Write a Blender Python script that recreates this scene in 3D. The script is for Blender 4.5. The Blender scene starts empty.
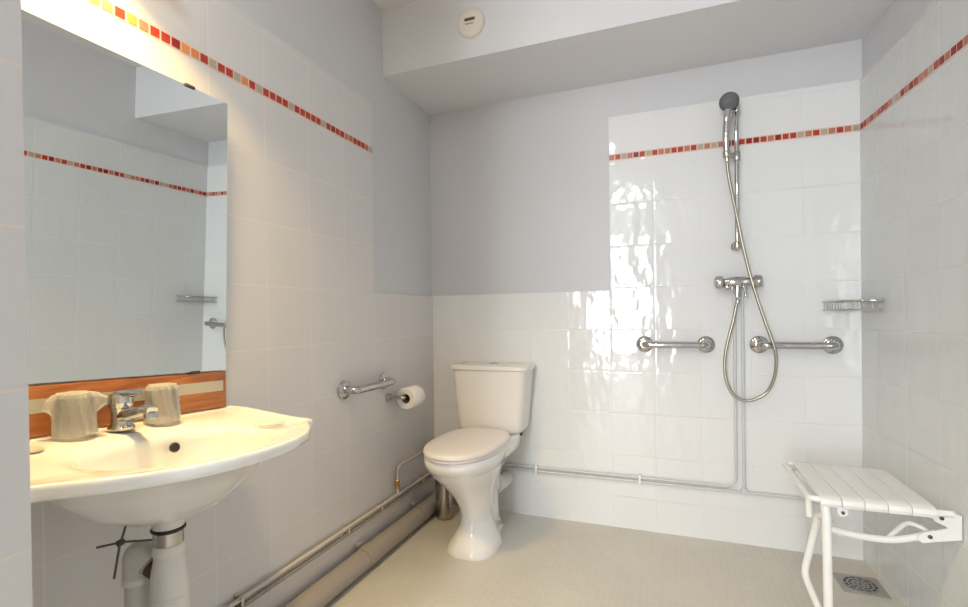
import bpy, bmesh, math, random
from mathutils import Vector, Matrix
rnd = random.Random(7)
scene = bpy.context.scene
COL = scene.collection
PI = math.pi

# ------------------------------------------------------------------ materials
def new_mat(name):
    m = bpy.data.materials.new(name); m.use_nodes = True
    nt = m.node_tree; b = nt.nodes['Principled BSDF']
    return m, nt, b

def simple(name, col, rough=.4, metal=0., coat=0., spec=.5, bump=0., bscale=60., trans=0., ior=1.45):
    m, nt, b = new_mat(name)
    b.inputs['Base Color'].default_value = (*col, 1)
    b.inputs['Roughness'].default_value = rough
    b.inputs['Metallic'].default_value = metal
    b.inputs['Coat Weight'].default_value = coat
    b.inputs['Coat Roughness'].default_value = .05
    b.inputs['Specular IOR Level'].default_value = spec
    b.inputs['Transmission Weight'].default_value = trans
    b.inputs['IOR'].default_value = ior
    tc = nt.nodes.new('ShaderNodeTexCoord')
    n = nt.nodes.new('ShaderNodeTexNoise'); n.inputs['Scale'].default_value = bscale
    nt.links.new(tc.outputs['Object'], n.inputs['Vector'])
    # a little natural variation in the finish
    mr = nt.nodes.new('ShaderNodeMapRange')
    mr.inputs['To Min'].default_value = max(0, rough - .04); mr.inputs['To Max'].default_value = rough + .04
    nt.links.new(n.outputs['Fac'], mr.inputs['Value']); nt.links.new(mr.outputs[0], b.inputs['Roughness'])
    if bump:
        bp = nt.nodes.new('ShaderNodeBump'); bp.inputs['Distance'].default_value = bump; bp.inputs['Strength'].default_value = 1
        nt.links.new(n.outputs['Fac'], bp.inputs['Height']); nt.links.new(bp.outputs[0], b.inputs['Normal'])
    return m

class NB:
    """tiny helper for node maths"""
    def __init__(s, nt): s.nt = nt
    def m(s, op, a, b=None, c=None):
        n = s.nt.nodes.new('ShaderNodeMath'); n.operation = op
        for i, v in enumerate((a, b, c)):
            if v is None: continue
            if isinstance(v, (int, float)): n.inputs[i].default_value = v
            else: s.nt.links.new(v, n.inputs[i])
        return n.outputs[0]

def tile_mat(name, axis, u0, up, v0, vp, col, grout, rough, wav, tilt, grout_w=.0016, swap=None, var=.02, vertical_wav=False):
    """glazed wall tiles: axis 'x' or 'y' runs along the wall, z is up; gently uneven glaze and set angle per tile"""
    m, nt, b = new_mat(name); N = NB(nt)
    tc = nt.nodes.new('ShaderNodeTexCoord'); sp = nt.nodes.new('ShaderNodeSeparateXYZ')
    nt.links.new(tc.outputs['Object'], sp.inputs[0])
    U = sp.outputs['X' if axis == 'x' else 'Y']; V = sp.outputs['Z']
    u = N.m('DIVIDE', N.m('SUBTRACT', U, u0), up); v = N.m('DIVIDE', N.m('SUBTRACT', V, v0), vp)
    fu = N.m('FRACT', u); fv = N.m('FRACT', v); iu = N.m('FLOOR', u); iv = N.m('FLOOR', v)
    du = N.m('MULTIPLY', N.m('SUBTRACT', .5, N.m('ABSOLUTE', N.m('SUBTRACT', fu, .5))), up)
    dv = N.m('MULTIPLY', N.m('SUBTRACT', .5, N.m('ABSOLUTE', N.m('SUBTRACT', fv, .5))), vp)
    d = N.m('MINIMUM', du, dv)
    mr = nt.nodes.new('ShaderNodeMapRange'); mr.interpolation_type = 'SMOOTHSTEP'
    mr.inputs['From Min'].default_value = grout_w * .6; mr.inputs['From Max'].default_value = grout_w * 1.8
    nt.links.new(d, mr.inputs['Value']); face = mr.outputs[0]
    cx = nt.nodes.new('ShaderNodeCombineXYZ'); nt.links.new(iu, cx.inputs[0]); nt.links.new(iv, cx.inputs[1])
    wn = nt.nodes.new('ShaderNodeTexWhiteNoise'); wn.noise_dimensions = '2D'; nt.links.new(cx.outputs[0], wn.inputs['Vector'])
    sc = nt.nodes.new('ShaderNodeSeparateColor'); nt.links.new(wn.outputs['Color'], sc.inputs[0])
    # colour
    mix = nt.nodes.new('ShaderNodeMix'); mix.data_type = 'RGBA'
    hsv = nt.nodes.new('ShaderNodeHueSaturation'); hsv.inputs['Color'].default_value = (*col, 1)
    nt.links.new(N.m('ADD', 1 - var / 2, N.m('MULTIPLY', sc.outputs[2], var)), hsv.inputs['Value'])
    mix.inputs['A'].default_value = (*grout, 1); nt.links.new(hsv.outputs[0], mix.inputs['B']); nt.links.new(face, mix.inputs['Factor'])
    nt.links.new(mix.outputs['Result'], b.inputs['Base Color'])
    rr = nt.nodes.new('ShaderNodeMapRange'); rr.inputs['To Min'].default_value = .6; rr.inputs['To Max'].default_value = rough
    nt.links.new(face, rr.inputs['Value']); nt.links.new(rr.outputs[0], b.inputs['Roughness'])
    # height: grout groove + tilt + pillow + glaze waves
    nz = nt.nodes.new('ShaderNodeTexNoise'); nz.inputs['Scale'].default_value = 13; nz.inputs['Detail'].default_value = 1.5
    off = nt.nodes.new('ShaderNodeVectorMath'); off.operation = 'MULTIPLY_ADD'
    nt.links.new(wn.outputs['Color'], off.inputs[0]); off.inputs[1].default_value = (9, 9, 9); 
    mp = nt.nodes.new('ShaderNodeMapping'); mp.inputs['Scale'].default_value = (1.3, 1.3, .75)
    nt.links.new(tc.outputs['Object'], mp.inputs[0]); nt.links.new(mp.outputs[0], off.inputs[2]); nt.links.new(off.outputs[0], nz.inputs['Vector'])
    h = N.m('MULTIPLY', nz.outputs['Fac'], wav)
    tu = N.m('MULTIPLY', N.m('MULTIPLY', N.m('SUBTRACT', sc.outputs[0], .5), tilt), N.m('MULTIPLY', fu, up))
    tv = N.m('MULTIPLY', N.m('MULTIPLY', N.m('SUBTRACT', sc.outputs[1], .5), tilt), N.m('MULTIPLY', fv, vp))
    h = N.m('ADD', h, N.m('ADD', tu, tv))
    edge = nt.nodes.new('ShaderNodeMapRange'); edge.interpolation_type = 'SMOOTHSTEP'
    edge.inputs['From Min'].default_value = 0; edge.inputs['From Max'].default_value = .009; edge.inputs['To Max'].default_value = .00022
    nt.links.new(d, edge.inputs['Value'])
    h = N.m('ADD', h, edge.outputs[0])
    bp = nt.nodes.new('ShaderNodeBump'); bp.inputs['Strength'].default_value = 1; bp.inputs['Distance'].default_value = 1
    nt.links.new(h, bp.inputs['Height']); nt.links.new(bp.outputs[0], b.inputs['Normal'])
    return m

def paint_mat(name, col, rough=.6, bump=.0006):
    m, nt, b = new_mat(name)
    tc = nt.nodes.new('ShaderNodeTexCoord')
    n = nt.nodes.new('ShaderNodeTexNoise'); n.inputs['Scale'].default_value = 90; n.inputs['Detail'].default_value = 4
    nt.links.new(tc.outputs['Object'], n.inputs['Vector'])
    bp = nt.nodes.new('ShaderNodeBump'); bp.inputs['Distance'].default_value = bump
    nt.links.new(n.outputs['Fac'], bp.inputs['Height']); nt.links.new(bp.outputs[0], b.inputs['Normal'])
    n2 = nt.nodes.new('ShaderNodeTexNoise'); n2.inputs['Scale'].default_value = 2.2
    nt.links.new(tc.outputs['Object'], n2.inputs['Vector'])
    cr = nt.nodes.new('ShaderNodeValToRGB')
    cr.color_ramp.elements[0].position = .3; cr.color_ramp.elements[0].color = tuple(c * .985 for c in col) + (1,)
    cr.color_ramp.elements[1].position = .7; cr.color_ramp.elements[1].color = tuple(min(1, c * 1.015) for c in col) + (1,)
    nt.links.new(n2.outputs['Fac'], cr.inputs[0]); nt.links.new(cr.outputs[0], b.inputs['Base Color'])
    b.inputs['Roughness'].default_value = rough
    return m

def floor_mat():
    """pale beige non-slip mosaic of small tiles with light joints"""
    m, nt, b = new_mat('beige_mosaic_floor'); N = NB(nt)
    tc = nt.nodes.new('ShaderNodeTexCoord'); sp = nt.nodes.new('ShaderNodeSeparateXYZ')
    nt.links.new(tc.outputs['Object'], sp.inputs[0])
    p = .0245
    ds = []; idx = []
    for ax in ('X', 'Y'):
        u = N.m('DIVIDE', sp.outputs[ax], p); f = N.m('FRACT', u); idx.append(N.m('FLOOR', u))
        ds.append(N.m('MULTIPLY', N.m('SUBTRACT', .5, N.m('ABSOLUTE', N.m('SUBTRACT', f, .5))), p))
    d = N.m('MINIMUM', *ds)
    mr = nt.nodes.new('ShaderNodeMapRange'); mr.interpolation_type = 'SMOOTHSTEP'
    mr.inputs['From Min'].default_value = .0005; mr.inputs['From Max'].default_value = .0025
    nt.links.new(d, mr.inputs['Value'])
    cx = nt.nodes.new('ShaderNodeCombineXYZ'); nt.links.new(idx[0], cx.inputs[0]); nt.links.new(idx[1], cx.inputs[1])
    wn = nt.nodes.new('ShaderNodeTexWhiteNoise'); wn.noise_dimensions = '2D'; nt.links.new(cx.outputs[0], wn.inputs['Vector'])
    nz = nt.nodes.new('ShaderNodeTexNoise'); nz.inputs['Scale'].default_value = 3.2; nz.inputs['Detail'].default_value = 5
    nt.links.new(tc.outputs['Object'], nz.inputs['Vector'])
    k = N.m('ADD', N.m('MULTIPLY', wn.outputs['Value'], .12), N.m('MULTIPLY', nz.outputs['Fac'], .88))
    cr = nt.nodes.new('ShaderNodeValToRGB')
    cr.color_ramp.elements[0].position = .25; cr.color_ramp.elements[0].color = (.56, .54, .49, 1)
    cr.color_ramp.elements[1].position = .75; cr.color_ramp.elements[1].color = (.66, .635, .58, 1)
    nt.links.new(k, cr.inputs[0])
    mix = nt.nodes.new('ShaderNodeMix'); mix.data_type = 'RGBA'
    mix.inputs['A'].default_value = (.645, .62, .565, 1); nt.links.new(cr.outputs[0], mix.inputs['B']); nt.links.new(mr.outputs[0], mix.inputs['Factor'])
    nt.links.new(mix.outputs['Result'], b.inputs['Base Color'])
    b.inputs['Roughness'].default_value = .42
    h = N.m('ADD', N.m('MULTIPLY', mr.outputs[0], .0005), N.m('MULTIPLY', nz.outputs['Fac'], .002))
    bp = nt.nodes.new('ShaderNodeBump'); bp.inputs['Distance'].default_value = 1; bp.inputs['Strength'].default_value = .8
    nt.links.new(h, bp.inputs['Height']); nt.links.new(bp.outputs[0], b.inputs['Normal'])
    return m

def wood_mat():
    m, nt, b = new_mat('varnished_pine')
    tc = nt.nodes.new('ShaderNodeTexCoord'); mp = nt.nodes.new('ShaderNodeMapping'); mp.inputs['Scale'].default_value = (8, 1.6, 14)
    nt.links.new(tc.outputs['Object'], mp.inputs[0])
    n = nt.nodes.new('ShaderNodeTexNoise'); n.inputs['Scale'].default_value = 5; n.inputs['Detail'].default_value = 6; n.inputs['Distortion'].default_value = .6
    nt.links.new(mp.outputs[0], n.inputs['Vector'])
    cr = nt.nodes.new('ShaderNodeValToRGB')
    cr.color_ramp.elements[0].position = .3; cr.color_ramp.elements[0].color = (.30, .085, .018, 1)
    cr.color_ramp.elements[1].position = .7; cr.color_ramp.elements[1].color = (.52, .19, .05, 1)
    nt.links.new(n.outputs['Fac'], cr.inputs[0]); nt.links.new(cr.outputs[0], b.inputs['Base Color'])
    b.inputs['Roughness'].default_value = .35
    return m

def film_mat():
    """thin crinkled clear plastic"""
    m, nt, b = new_mat('clear_plastic_film')
    out = nt.nodes['Material Output']
    tr = nt.nodes.new('ShaderNodeBsdfTransparent'); tr.inputs[0].default_value = (.97, .97, .96, 1)
    b.inputs['Base Color'].default_value = (.92, .92, .9, 1); b.inputs['Roughness'].default_value = .15
    b.inputs['Subsurface Weight'].default_value = 0
    tl = nt.nodes.new('ShaderNodeBsdfTranslucent'); tl.inputs[0].default_value = (.9, .9, .88, 1)
    m1 = nt.nodes.new('ShaderNodeMixShader'); m1.inputs[0].default_value = .6
    df = nt.nodes.new('ShaderNodeBsdfDiffuse'); df.inputs[0].default_value = (.93, .93, .91, 1)
    nt.links.new(df.outputs[0], m1.inputs[1]); nt.links.new(tl.outputs[0], m1.inputs[2])
    fr = nt.nodes.new('ShaderNodeLayerWeight'); fr.inputs['Blend'].default_value = .35
    mr = nt.nodes.new('ShaderNodeMapRange'); mr.inputs['To Min'].default_value = .6; mr.inputs['To Max'].default_value = .9
    nt.links.new(fr.outputs['Facing'], mr.inputs['Value'])
    m2 = nt.nodes.new('ShaderNodeMixShader'); nt.links.new(mr.outputs[0], m2.inputs[0])
    nt.links.new(tr.outputs[0], m2.inputs[1]); nt.links.new(m1.outputs[0], m2.inputs[2])
    nt.links.new(m2.outputs[0], out.inputs['Surface'])
    return m

def emit_mat(name, col, s):
    m, nt, b = new_mat(name)
    b.inputs['Base Color'].default_value = (.8, .8, .8, 1)
    b.inputs['Emission Color'].default_value = (*col, 1); b.inputs['Emission Strength'].default_value = s
    return m

WT = (.80, .80, .79)
M = {}
M['tile_back'] = tile_mat('white_glazed_tiles_back', 'x', -.2677, .2002, .15, .2, (.79, .80, .81), (.765, .77, .775), .07, .0034, .020)
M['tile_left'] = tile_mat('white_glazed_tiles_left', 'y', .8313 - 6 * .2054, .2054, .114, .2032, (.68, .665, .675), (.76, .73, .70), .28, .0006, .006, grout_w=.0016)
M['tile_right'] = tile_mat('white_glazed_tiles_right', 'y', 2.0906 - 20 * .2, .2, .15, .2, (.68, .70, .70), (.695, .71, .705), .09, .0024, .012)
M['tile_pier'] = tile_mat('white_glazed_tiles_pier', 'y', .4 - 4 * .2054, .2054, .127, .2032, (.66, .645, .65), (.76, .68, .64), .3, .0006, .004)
M['paint'] = paint_mat('lavender_grey_paint', (.625, .63, .655))
M['paint_left'] = M['paint']
M['ceiling'] = paint_mat('white_ceiling_paint', (.76, .745, .73))
M['beam'] = paint_mat('pale_grey_beam_paint', (.72, .725, .75))
M['bedroom'] = paint_mat('off_white_plaster', (.70, .69, .67))
M['floor'] = floor_mat()
M['wood'] = wood_mat()
M['laminate'] = simple('grey_beige_laminate', (.50, .47, .39), .45)
M['ceramic'] = simple('white_ceramic', (.86, .855, .84), .08, coat=.5, bscale=8)
M['ceramic_wc'] = simple('white_vitreous_china', (.84, .835, .825), .10, coat=.5, bscale=8)
M['seat'] = simple('ivory_plastic_toilet_seat', (.80, .755, .73), .22, bscale=12)
M['cistern'] = simple('ivory_ceramic_cistern', (.80, .775, .75), .16, bscale=8)
M['chrome'] = simple('chrome', (.56, .56, .56), .05, metal=1, bscale=30)
M['chrome_dull'] = simple('worn_chrome', (.56, .53, .48), .22, metal=1, bscale=30)
M['hose'] = simple('metal_hose_spiral', (.40, .38, .31), .3, metal=1, bscale=400, bump=.0004)
M['steel'] = simple('brushed_steel', (.50, .44, .38), .25, metal=1, bscale=30)
M['dark'] = simple('black_rubber', (.015, .015, .015), .5)
M['black_metal'] = simple('dark_metal', (.10, .09, .085), .4, metal=.6)
M['dgrey'] = simple('dark_grey_plastic', (.035, .04, .045), .35)
M['pvc'] = simple('white_pvc', (.72, .70, .68), .3)
M['pvc_aged'] = simple('aged_pvc', (.62, .60, .56), .4)
M['pipe'] = simple('painted_copper_pipe', (.63, .63, .63), .3)
M['pipe_left'] = simple('cream_painted_pipe', (.58, .52, .465), .22)
M['soil'] = simple('painted_soil_pipe', (.38, .34, .31), .18)
M['pipe_bare'] = simple('grey_painted_pipe', (.34, .30, .26), .35)
M['brass'] = simple('brass', (.60, .38, .14), .3, metal=1)
M['pipe_gap'] = simple('dark_pipe_gap', (.10, .06, .035), .6)  # dark brown stands for the shade in the gap at the pipe end
M['white_plastic'] = simple('white_moulded_plastic', (.86, .86, .85), .3)
M['white_coat'] = simple('white_coated_tube', (.86, .865, .86), .25)
M['cream'] = simple('cream_plastic', (.78, .72, .64), .4)
M['paper'] = simple('toilet_paper', (.86, .84, .81), .9, bump=.0008, bscale=220)
M['card'] = simple('cardboard', (.30, .24, .19), .9)
m, nt, b = new_mat('clear_tumbler_glass')
b.inputs['Base Color'].default_value = (.95, .95, .95, 1); b.inputs['Roughness'].default_value = .04
tr = nt.nodes.new('ShaderNodeBsdfTransparent'); tr.inputs[0].default_value = (.96, .97, .96, 1)
lw = nt.nodes.new('ShaderNodeFresnel'); lw.inputs[0].default_value = 1.3
gl = nt.nodes.new('ShaderNodeBsdfGlossy'); gl.inputs['Roughness'].default_value = .03
mx = nt.nodes.new('ShaderNodeMixShader'); nt.links.new(lw.outputs[0], mx.inputs[0]); nt.links.new(tr.outputs[0], mx.inputs[1]); nt.links.new(gl.outputs[0], mx.inputs[2])
nt.links.new(mx.outputs[0], nt.nodes['Material Output'].inputs['Surface']); M['glass'] = m
M['film'] = film_mat()
M['mirror'] = simple('silvered_mirror', (.84, .87, .87), .0, metal=1); 
for l in list(M['mirror'].node_tree.links):
    if l.to_socket.name == 'Roughness': M['mirror'].node_tree.links.remove(l)
M['mirror'].node_tree.nodes['Principled BSDF'].inputs['Roughness'].default_value = .008
M['mirror_edge'] = simple('mirror_glass_edge', (.55, .66, .64), .15)
M['window_glow'] = emit_mat('daylit_glass', (.93, .97, 1.0), 9.0)
M['lamp_glow'] = emit_mat('warm_lamp_glow', (1, .70, .30), 10.0)
M['grate'] = simple('drain_steel', (.42, .42, .41), .35, metal=.9)
MOS = {'R': simple('mosaic_red', (.43, .042, .024), .25), 'D': simple('mosaic_dark_red', (.26, .020, .016), .25),
       'S': simple('mosaic_salmon', (.47, .19, .135), .25), 'G': simple('mosaic_stone_grey', (.42, .39, .31), .3),
       'O': simple('mosaic_warm_lit', (.72, .27, .09), .25)}  # orange squares have the mirror lamp's warm light put into their colour
M['mos_grout'] = simple('peach_grout', (.78, .58, .49), .7)

# ------------------------------------------------------------------ mesh helpers
def obj(name, bm, mat, parent=None, smooth=True, kind=None, angle=40):
    bmesh.ops.recalc_face_normals(bm, faces=bm.faces)
    me = bpy.data.meshes.new(name); bm.to_mesh(me); bm.free()
    mats = mat if isinstance(mat, (list, tuple)) else [mat]
    for m in mats: me.materials.append(m)
    if smooth:
        for p in me.polygons: p.use_smooth = True
        try: me.set_sharp_from_angle(angle=math.radians(angle))
        except Exception: pass
    o = bpy.data.objects.new(name, me); COL.objects.link(o)
    if parent: o.parent = parent; o.matrix_parent_inverse = parent.matrix_world.inverted()
    if kind: o['kind'] = kind
    return o

def thing(name, label, cat, loc=(0, 0, 0), group=None):
    o = bpy.data.objects.new(name, None); COL.objects.link(o); o.location = loc; o.empty_display_size = .05
    o['label'] = label; o['category'] = cat
    if group: o['group'] = group
    bpy.context.view_layer.update()
    return o

def tag(o, label, cat, group=None):
    o['label'] = label; o['category'] = cat
    if group: o['group'] = group
    return o

def box(bm, x0, x1, y0, y1, z0, z1, bevel=0., seg=2, mi=0):
    r = bmesh.ops.create_cube(bm, size=1)
    vs = r['verts']
    for v in vs:
        v.co = Vector((x0 + (v.co.x + .5) * (x1 - x0), y0 + (v.co.y + .5) * (y1 - y0), z0 + (v.co.z + .5) * (z1 - z0)))
    fs = list({f for v in vs for f in v.link_faces})
    for f in fs: f.material_index = mi
    if bevel:
        es = list({e for v in vs for e in v.link_edges})
        bmesh.ops.bevel(bm, geom=es, offset=bevel, segments=seg, affect='EDGES', profile=.5)
    return bm

def slab(name, x0, x1, y0, y1, z0, z1, mat, kind='structure', bevel=0., parent=None):
    bm = bmesh.new(); box(bm, x0, x1, y0, y1, z0, z1, bevel)
    return obj(name, bm, mat, parent, smooth=False, kind=kind)

def prism(bm, pts, lo, hi, axis='z', bevel=0.):
    """extrude a polygon; pts are 2D; axis = extrusion axis"""
    def P3(a, b, c):
        return {'z': (a, b, c), 'y': (a, c, b), 'x': (c, a, b)}[axis]
    A = [bm.verts.new(P3(a, b, lo)) for a, b in pts]; B = [bm.verts.new(P3(a, b, hi)) for a, b in pts]
    n = len(pts)
    fs = [bm.faces.new(A[::-1]), bm.faces.new(B)]
    for i in range(n): fs.append(bm.faces.new((A[i], A[(i + 1) % n], B[(i + 1) % n], B[i])))
    if bevel:
        es = list({e for f in fs[:2] for e in f.edges})
        bmesh.ops.bevel(bm, geom=es, offset=bevel, segments=2, affect='EDGES', profile=.5)
    return bm

def smooth_path(pts, n=8, closed=False):
    P = [Vector(p) for p in pts]; out = []
    m = len(P); rng = range(m if closed else m - 1)
    for i in rng:
        if closed: p0, p1, p2, p3 = P[i - 1], P[i], P[(i + 1) % m], P[(i + 2) % m]
        else: p0, p1, p2, p3 = P[max(i - 1, 0)], P[i], P[i + 1], P[min(i + 2, m - 1)]
        for k in range(n):
            t = k / n
            out.append(.5 * ((2 * p1) + (-p0 + p2) * t + (2 * p0 - 5 * p1 + 4 * p2 - p3) * t * t + (-p0 + 3 * p1 - 3 * p2 + p3) * t ** 3))
    if not closed: out.append(P[-1])
    return out

def fillet(pts, r, n=6):
    """polyline with rounded corners"""
    P = [Vector(p) for p in pts]; out = [P[0]]
    for i in range(1, len(P) - 1):
        a, b, c = P[i - 1], P[i], P[i + 1]
        u = (a - b).normalized(); v = (c - b).normalized()
        rr = min(r, (a - b).length * .49, (c - b).length * .49)
        s, e = b + u * rr, b + v * rr
        for k in range(n + 1):
            t = k / n; out.append((1 - t) ** 2 * s + 2 * t * (1 - t) * b + t * t * e)
    out.append(P[-1]); return out

def tube(bm, path, r, seg=14, cap=True, closed=False):
    P = [Vector(p) for p in path]; n = len(P)
    rad = r if isinstance(r, (list, tuple)) else [r] * n
    T = []
    for i in range(n):
        if closed: t = P[(i + 1) % n] - P[i - 1]
        else: t = P[min(i + 1, n - 1)] - P[max(i - 1, 0)]
        T.append(t.normalized())
    up = Vector((0, 0, 1)) if abs(T[0].z) < .9 else Vector((1, 0, 0))
    nrm = (up - T[0] * up.dot(T[0])).normalized(); rings = []
    for i in range(n):
        if i:
            nrm = nrm - T[i] * nrm.dot(T[i]); nrm.normalize()
        bn = T[i].cross(nrm)
        rings.append([bm.verts.new(P[i] + (nrm * math.cos(2 * PI * k / seg) + bn * math.sin(2 * PI * k / seg)) * rad[i]) for k in range(seg)])
    for i in range(n if closed else n - 1):
        a, b = rings[i], rings[(i + 1) % n]
        for k in range(seg): bm.faces.new((a[k], a[(k + 1) % seg], b[(k + 1) % seg], b[k]))
    if cap and not closed:
        bm.faces.new(rings[0][::-1]); bm.faces.new(rings[-1])
    return bm

def lathe(bm, prof, origin=(0, 0, 0), axis=(0, 0, 1), seg=32, cap=True):
    """prof = [(radius, distance along axis)]"""
    A = Vector(axis).normalized(); o = Vector(origin)
    ref = Vector((0, 0, 1)) if abs(A.z) < .9 else Vector((1, 0, 0))
    u = (ref - A * ref.dot(A)).normalized(); w = A.cross(u); rings = []
    for r, d in prof:
        r = max(r, 1e-4)
        rings.append([bm.verts.new(o + A * d + (u * math.cos(2 * PI * k / seg) + w * math.sin(2 * PI * k / seg)) * r) for k in range(seg)])
    for a, b in zip(rings, rings[1:]):
        for k in range(seg): bm.faces.new((a[k], a[(k + 1) % seg], b[(k + 1) % seg], b[k]))
    if cap: bm.faces.new(rings[0][::-1]); bm.faces.new(rings[-1])
    return bm

def loft(bm, loops, cap0=True, cap1=True):
    R = [[bm.verts.new(p) for p in L] for L in loops]; n = len(R[0])
    for a, b in zip(R, R[1:]):
        for k in range(n): bm.faces.new((a[k], a[(k + 1) % n], b[(k + 1) % n], b[k]))
    if cap0: bm.faces.new(R[0][::-1])
    if cap1: bm.faces.new(R[-1])
    return bm

def sup(cx, cy, z, hx, hy, e=2., n=48, hyb=None, eb=None):
    """superellipse loop; hy toward -y (front), hyb toward +y (back)"""
    out = []
    for k in range(n):
        a = 2 * PI * k / n; c, s = math.cos(a), math.sin(a)
        ee = e if s < 0 or eb is None else eb
        h = hy if s < 0 or hyb is None else hyb
        out.append((cx + hx * math.copysign(abs(c) ** (2 / ee), c), cy + h * math.copysign(abs(s) ** (2 / ee), s), z))
    return out

# ------------------------------------------------------------------ the room
XL = -1.219; YB = 2.431; T = .012
def XR(y): return .7335 - .0682 * (y - 2.431)
slab('floor', -1.35, 1.3, -.45, 2.6, -.06, 0, M['floor'])
slab('wall_back', -1.35, .95, YB + T, YB + .2, 0, 2.5, M['paint'])
slab('wall_left', XL - .2, XL - T, .377, YB + T, 0, 2.5, M['paint'])
bm = bmesh.new(); prism(bm, [(XR(-.45) + T, -.45), (XR(-.45) + .2, -.45), (XR(YB) + .2, YB + .2), (XR(YB) + T, YB + T)], 0, 2.5)
obj('wall_right', bm, M['paint'], smooth=False, kind='structure')
# the near corner of wall at the left of the view
slab('wall_near', XL - .2, -.772, -.45, .3745, 0, 2.5, M['paint'])
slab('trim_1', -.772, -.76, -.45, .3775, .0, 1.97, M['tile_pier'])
slab('ceiling', -1.45, 1.3, -.45, 2.7, 2.442, 2.55, M['ceiling'])
# boxed beam across the back
bm = bmesh.new(); box(bm, XL - T, XR(1.97) + .03, 1.975, YB + T, 2.137, 2.442)
obj('trim_2', bm, M['beam'], smooth=False, kind='structure')
# tile cladding
slab('trim_3', -.2677, XR(YB) + T, YB, YB + T, 0, 1.969, M['tile_back'])
slab('trim_4', XL - T, -.2677, YB, YB + T, 0, 1.137, M['tile_back'])
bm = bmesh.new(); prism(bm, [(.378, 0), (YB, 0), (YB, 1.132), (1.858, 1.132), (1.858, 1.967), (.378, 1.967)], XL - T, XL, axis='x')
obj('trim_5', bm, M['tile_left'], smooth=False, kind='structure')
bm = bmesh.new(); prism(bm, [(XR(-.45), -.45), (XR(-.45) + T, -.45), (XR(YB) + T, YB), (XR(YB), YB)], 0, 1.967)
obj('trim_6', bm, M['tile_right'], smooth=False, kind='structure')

# decorative mosaic borders
def mosaic(name, at, nrm, seq, pitch, s0, z, size=.0225):
    """at(s) -> point on the wall face at distance s; nrm = outward"""
    bm = bmesh.new(); nrm = Vector(nrm); n = len(seq); keys = list(MOS)
    def quadbox(s0_, s1_, z0, z1, d, mi):
        c = []
        for dd in (0, d):
            for (s, zz) in ((s0_, z0), (s1_, z0), (s1_, z1), (s0_, z1)):
                p = Vector(at(s)) + nrm * dd; p.z = zz; c.append(bm.verts.new(p))
        for f in ((0, 1, 2, 3), (4, 5, 6, 7), (0, 1, 5, 4), (1, 2, 6, 5), (2, 3, 7, 6), (3, 0, 4, 7)):
            bm.faces.new([c[i] for i in f]).material_index = mi
    quadbox(s0, s0 + n * pitch, z - .0165, z + .0165, .0008, 0)
    for i, ch in enumerate(seq):
        a = s0 + (i + .5) * pitch - size / 2
        quadbox(a, a + size, z - size / 2, z + size / 2, .0022, 1 + keys.index(ch))
    return obj(name, bm, [M['mos_grout']] + [MOS[k] for k in keys], smooth=False, kind='structure')
seq_b = 'SRGSDRGRSSRRSRGSGSDDRDDRSDRRGSRGSRSGG'
mosaic('trim_7', lambda s: (s, YB, 0), (0, -1, 0), seq_b[:36], 1.0012 / 36, -.2677, 1.774)
seq_l = 'OORSRDOORGRROSRGRRRRGRRRRRGRDRRSSRRRSG' + 'RRSG'
n_l = 52
seq_l = ('RGSRRDOS' + 'ROSRRDOORGRRGORGRRRRGRRRRRGRDRRSSRRRSG')
mosaic('trim_8', lambda s: (XL, s, 0), (1, 0, 0), seq_l, .0283, 1.858 - .0283 * len(seq_l), 1.757)
seq_r = 'DRSDSRDRSGGDSDRSSGRDSDDSDRSGRSDRSGRRSDSRGDDRSRGSRDSGRRSDRGSRDDSRGRSSDRRGSDRGSRRSDGRRSSRGDRSSGRR'
mosaic('trim_9', lambda s: (XR(YB - s), YB - s, 0), (-.9977, -.068, 0), seq_r[:96], .0283, .004, 1.774)

# the room the photographer stands in front of: plain shell with a tall window opposite
slab('floor_bedroom', -3.0, 2.6, -4.3, -.45, -.06, 0, simple('grey_bedroom_floor', (.36, .36, .36), .4))
slab('ceiling_bedroom', -3.0, 2.6, -4.3, -.45, 2.5, 2.6, M['bedroom'])
slab('wall_bedroom_left', -3.1, -3.0, -4.3, -.45, 0, 2.5, M['bedroom'])
slab('wall_bedroom_right', 2.6, 2.7, -4.3, -.45, 0, 2.5, M['bedroom'])
slab('wall_bedroom_front_left', -3.0, -.76, -.50, -.452, 0, 2.5, M['bedroom'])
slab('wall_bedroom_front_right', XR(-.45) + .01, 2.6, -.50, -.452, 0, 2.5, M['bedroom'])
WX0, WX1, WZ0, WZ1 = -1.35, -.35, .12, 2.35
slab('wall_bedroom_back_left', -3.0, WX0, -4.4, -4.3, 0, 2.5, M['bedroom'])
slab('wall_bedroom_back_right', WX1, 2.6, -4.4, -4.3, 0, 2.5, M['bedroom'])
slab('wall_bedroom_back_below', WX0, WX1, -4.4, -4.3, 0, WZ0, M['bedroom'])
slab('wall_bedroom_back_above', WX0, WX1, -4.4, -4.3, WZ1, 2.5, M['bedroom'])
w = slab('window_1', WX0, WX1, -4.36, -4.35, WZ0, WZ1, M['window_glow'])
bm = bmesh.new()
for a in (WX0, (WX0 + WX1) / 2 - .025, WX1 - .05): box(bm, a, a + .05, -4.35, -4.30, WZ0, WZ1)
for a in (WZ0, WZ0 + .85, WZ1 - .05): box(bm, WX0, WX1, -4.348, -4.303, a, a + .05)
obj('window_frame', bm, M['white_plastic'], w, smooth=False)

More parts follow.
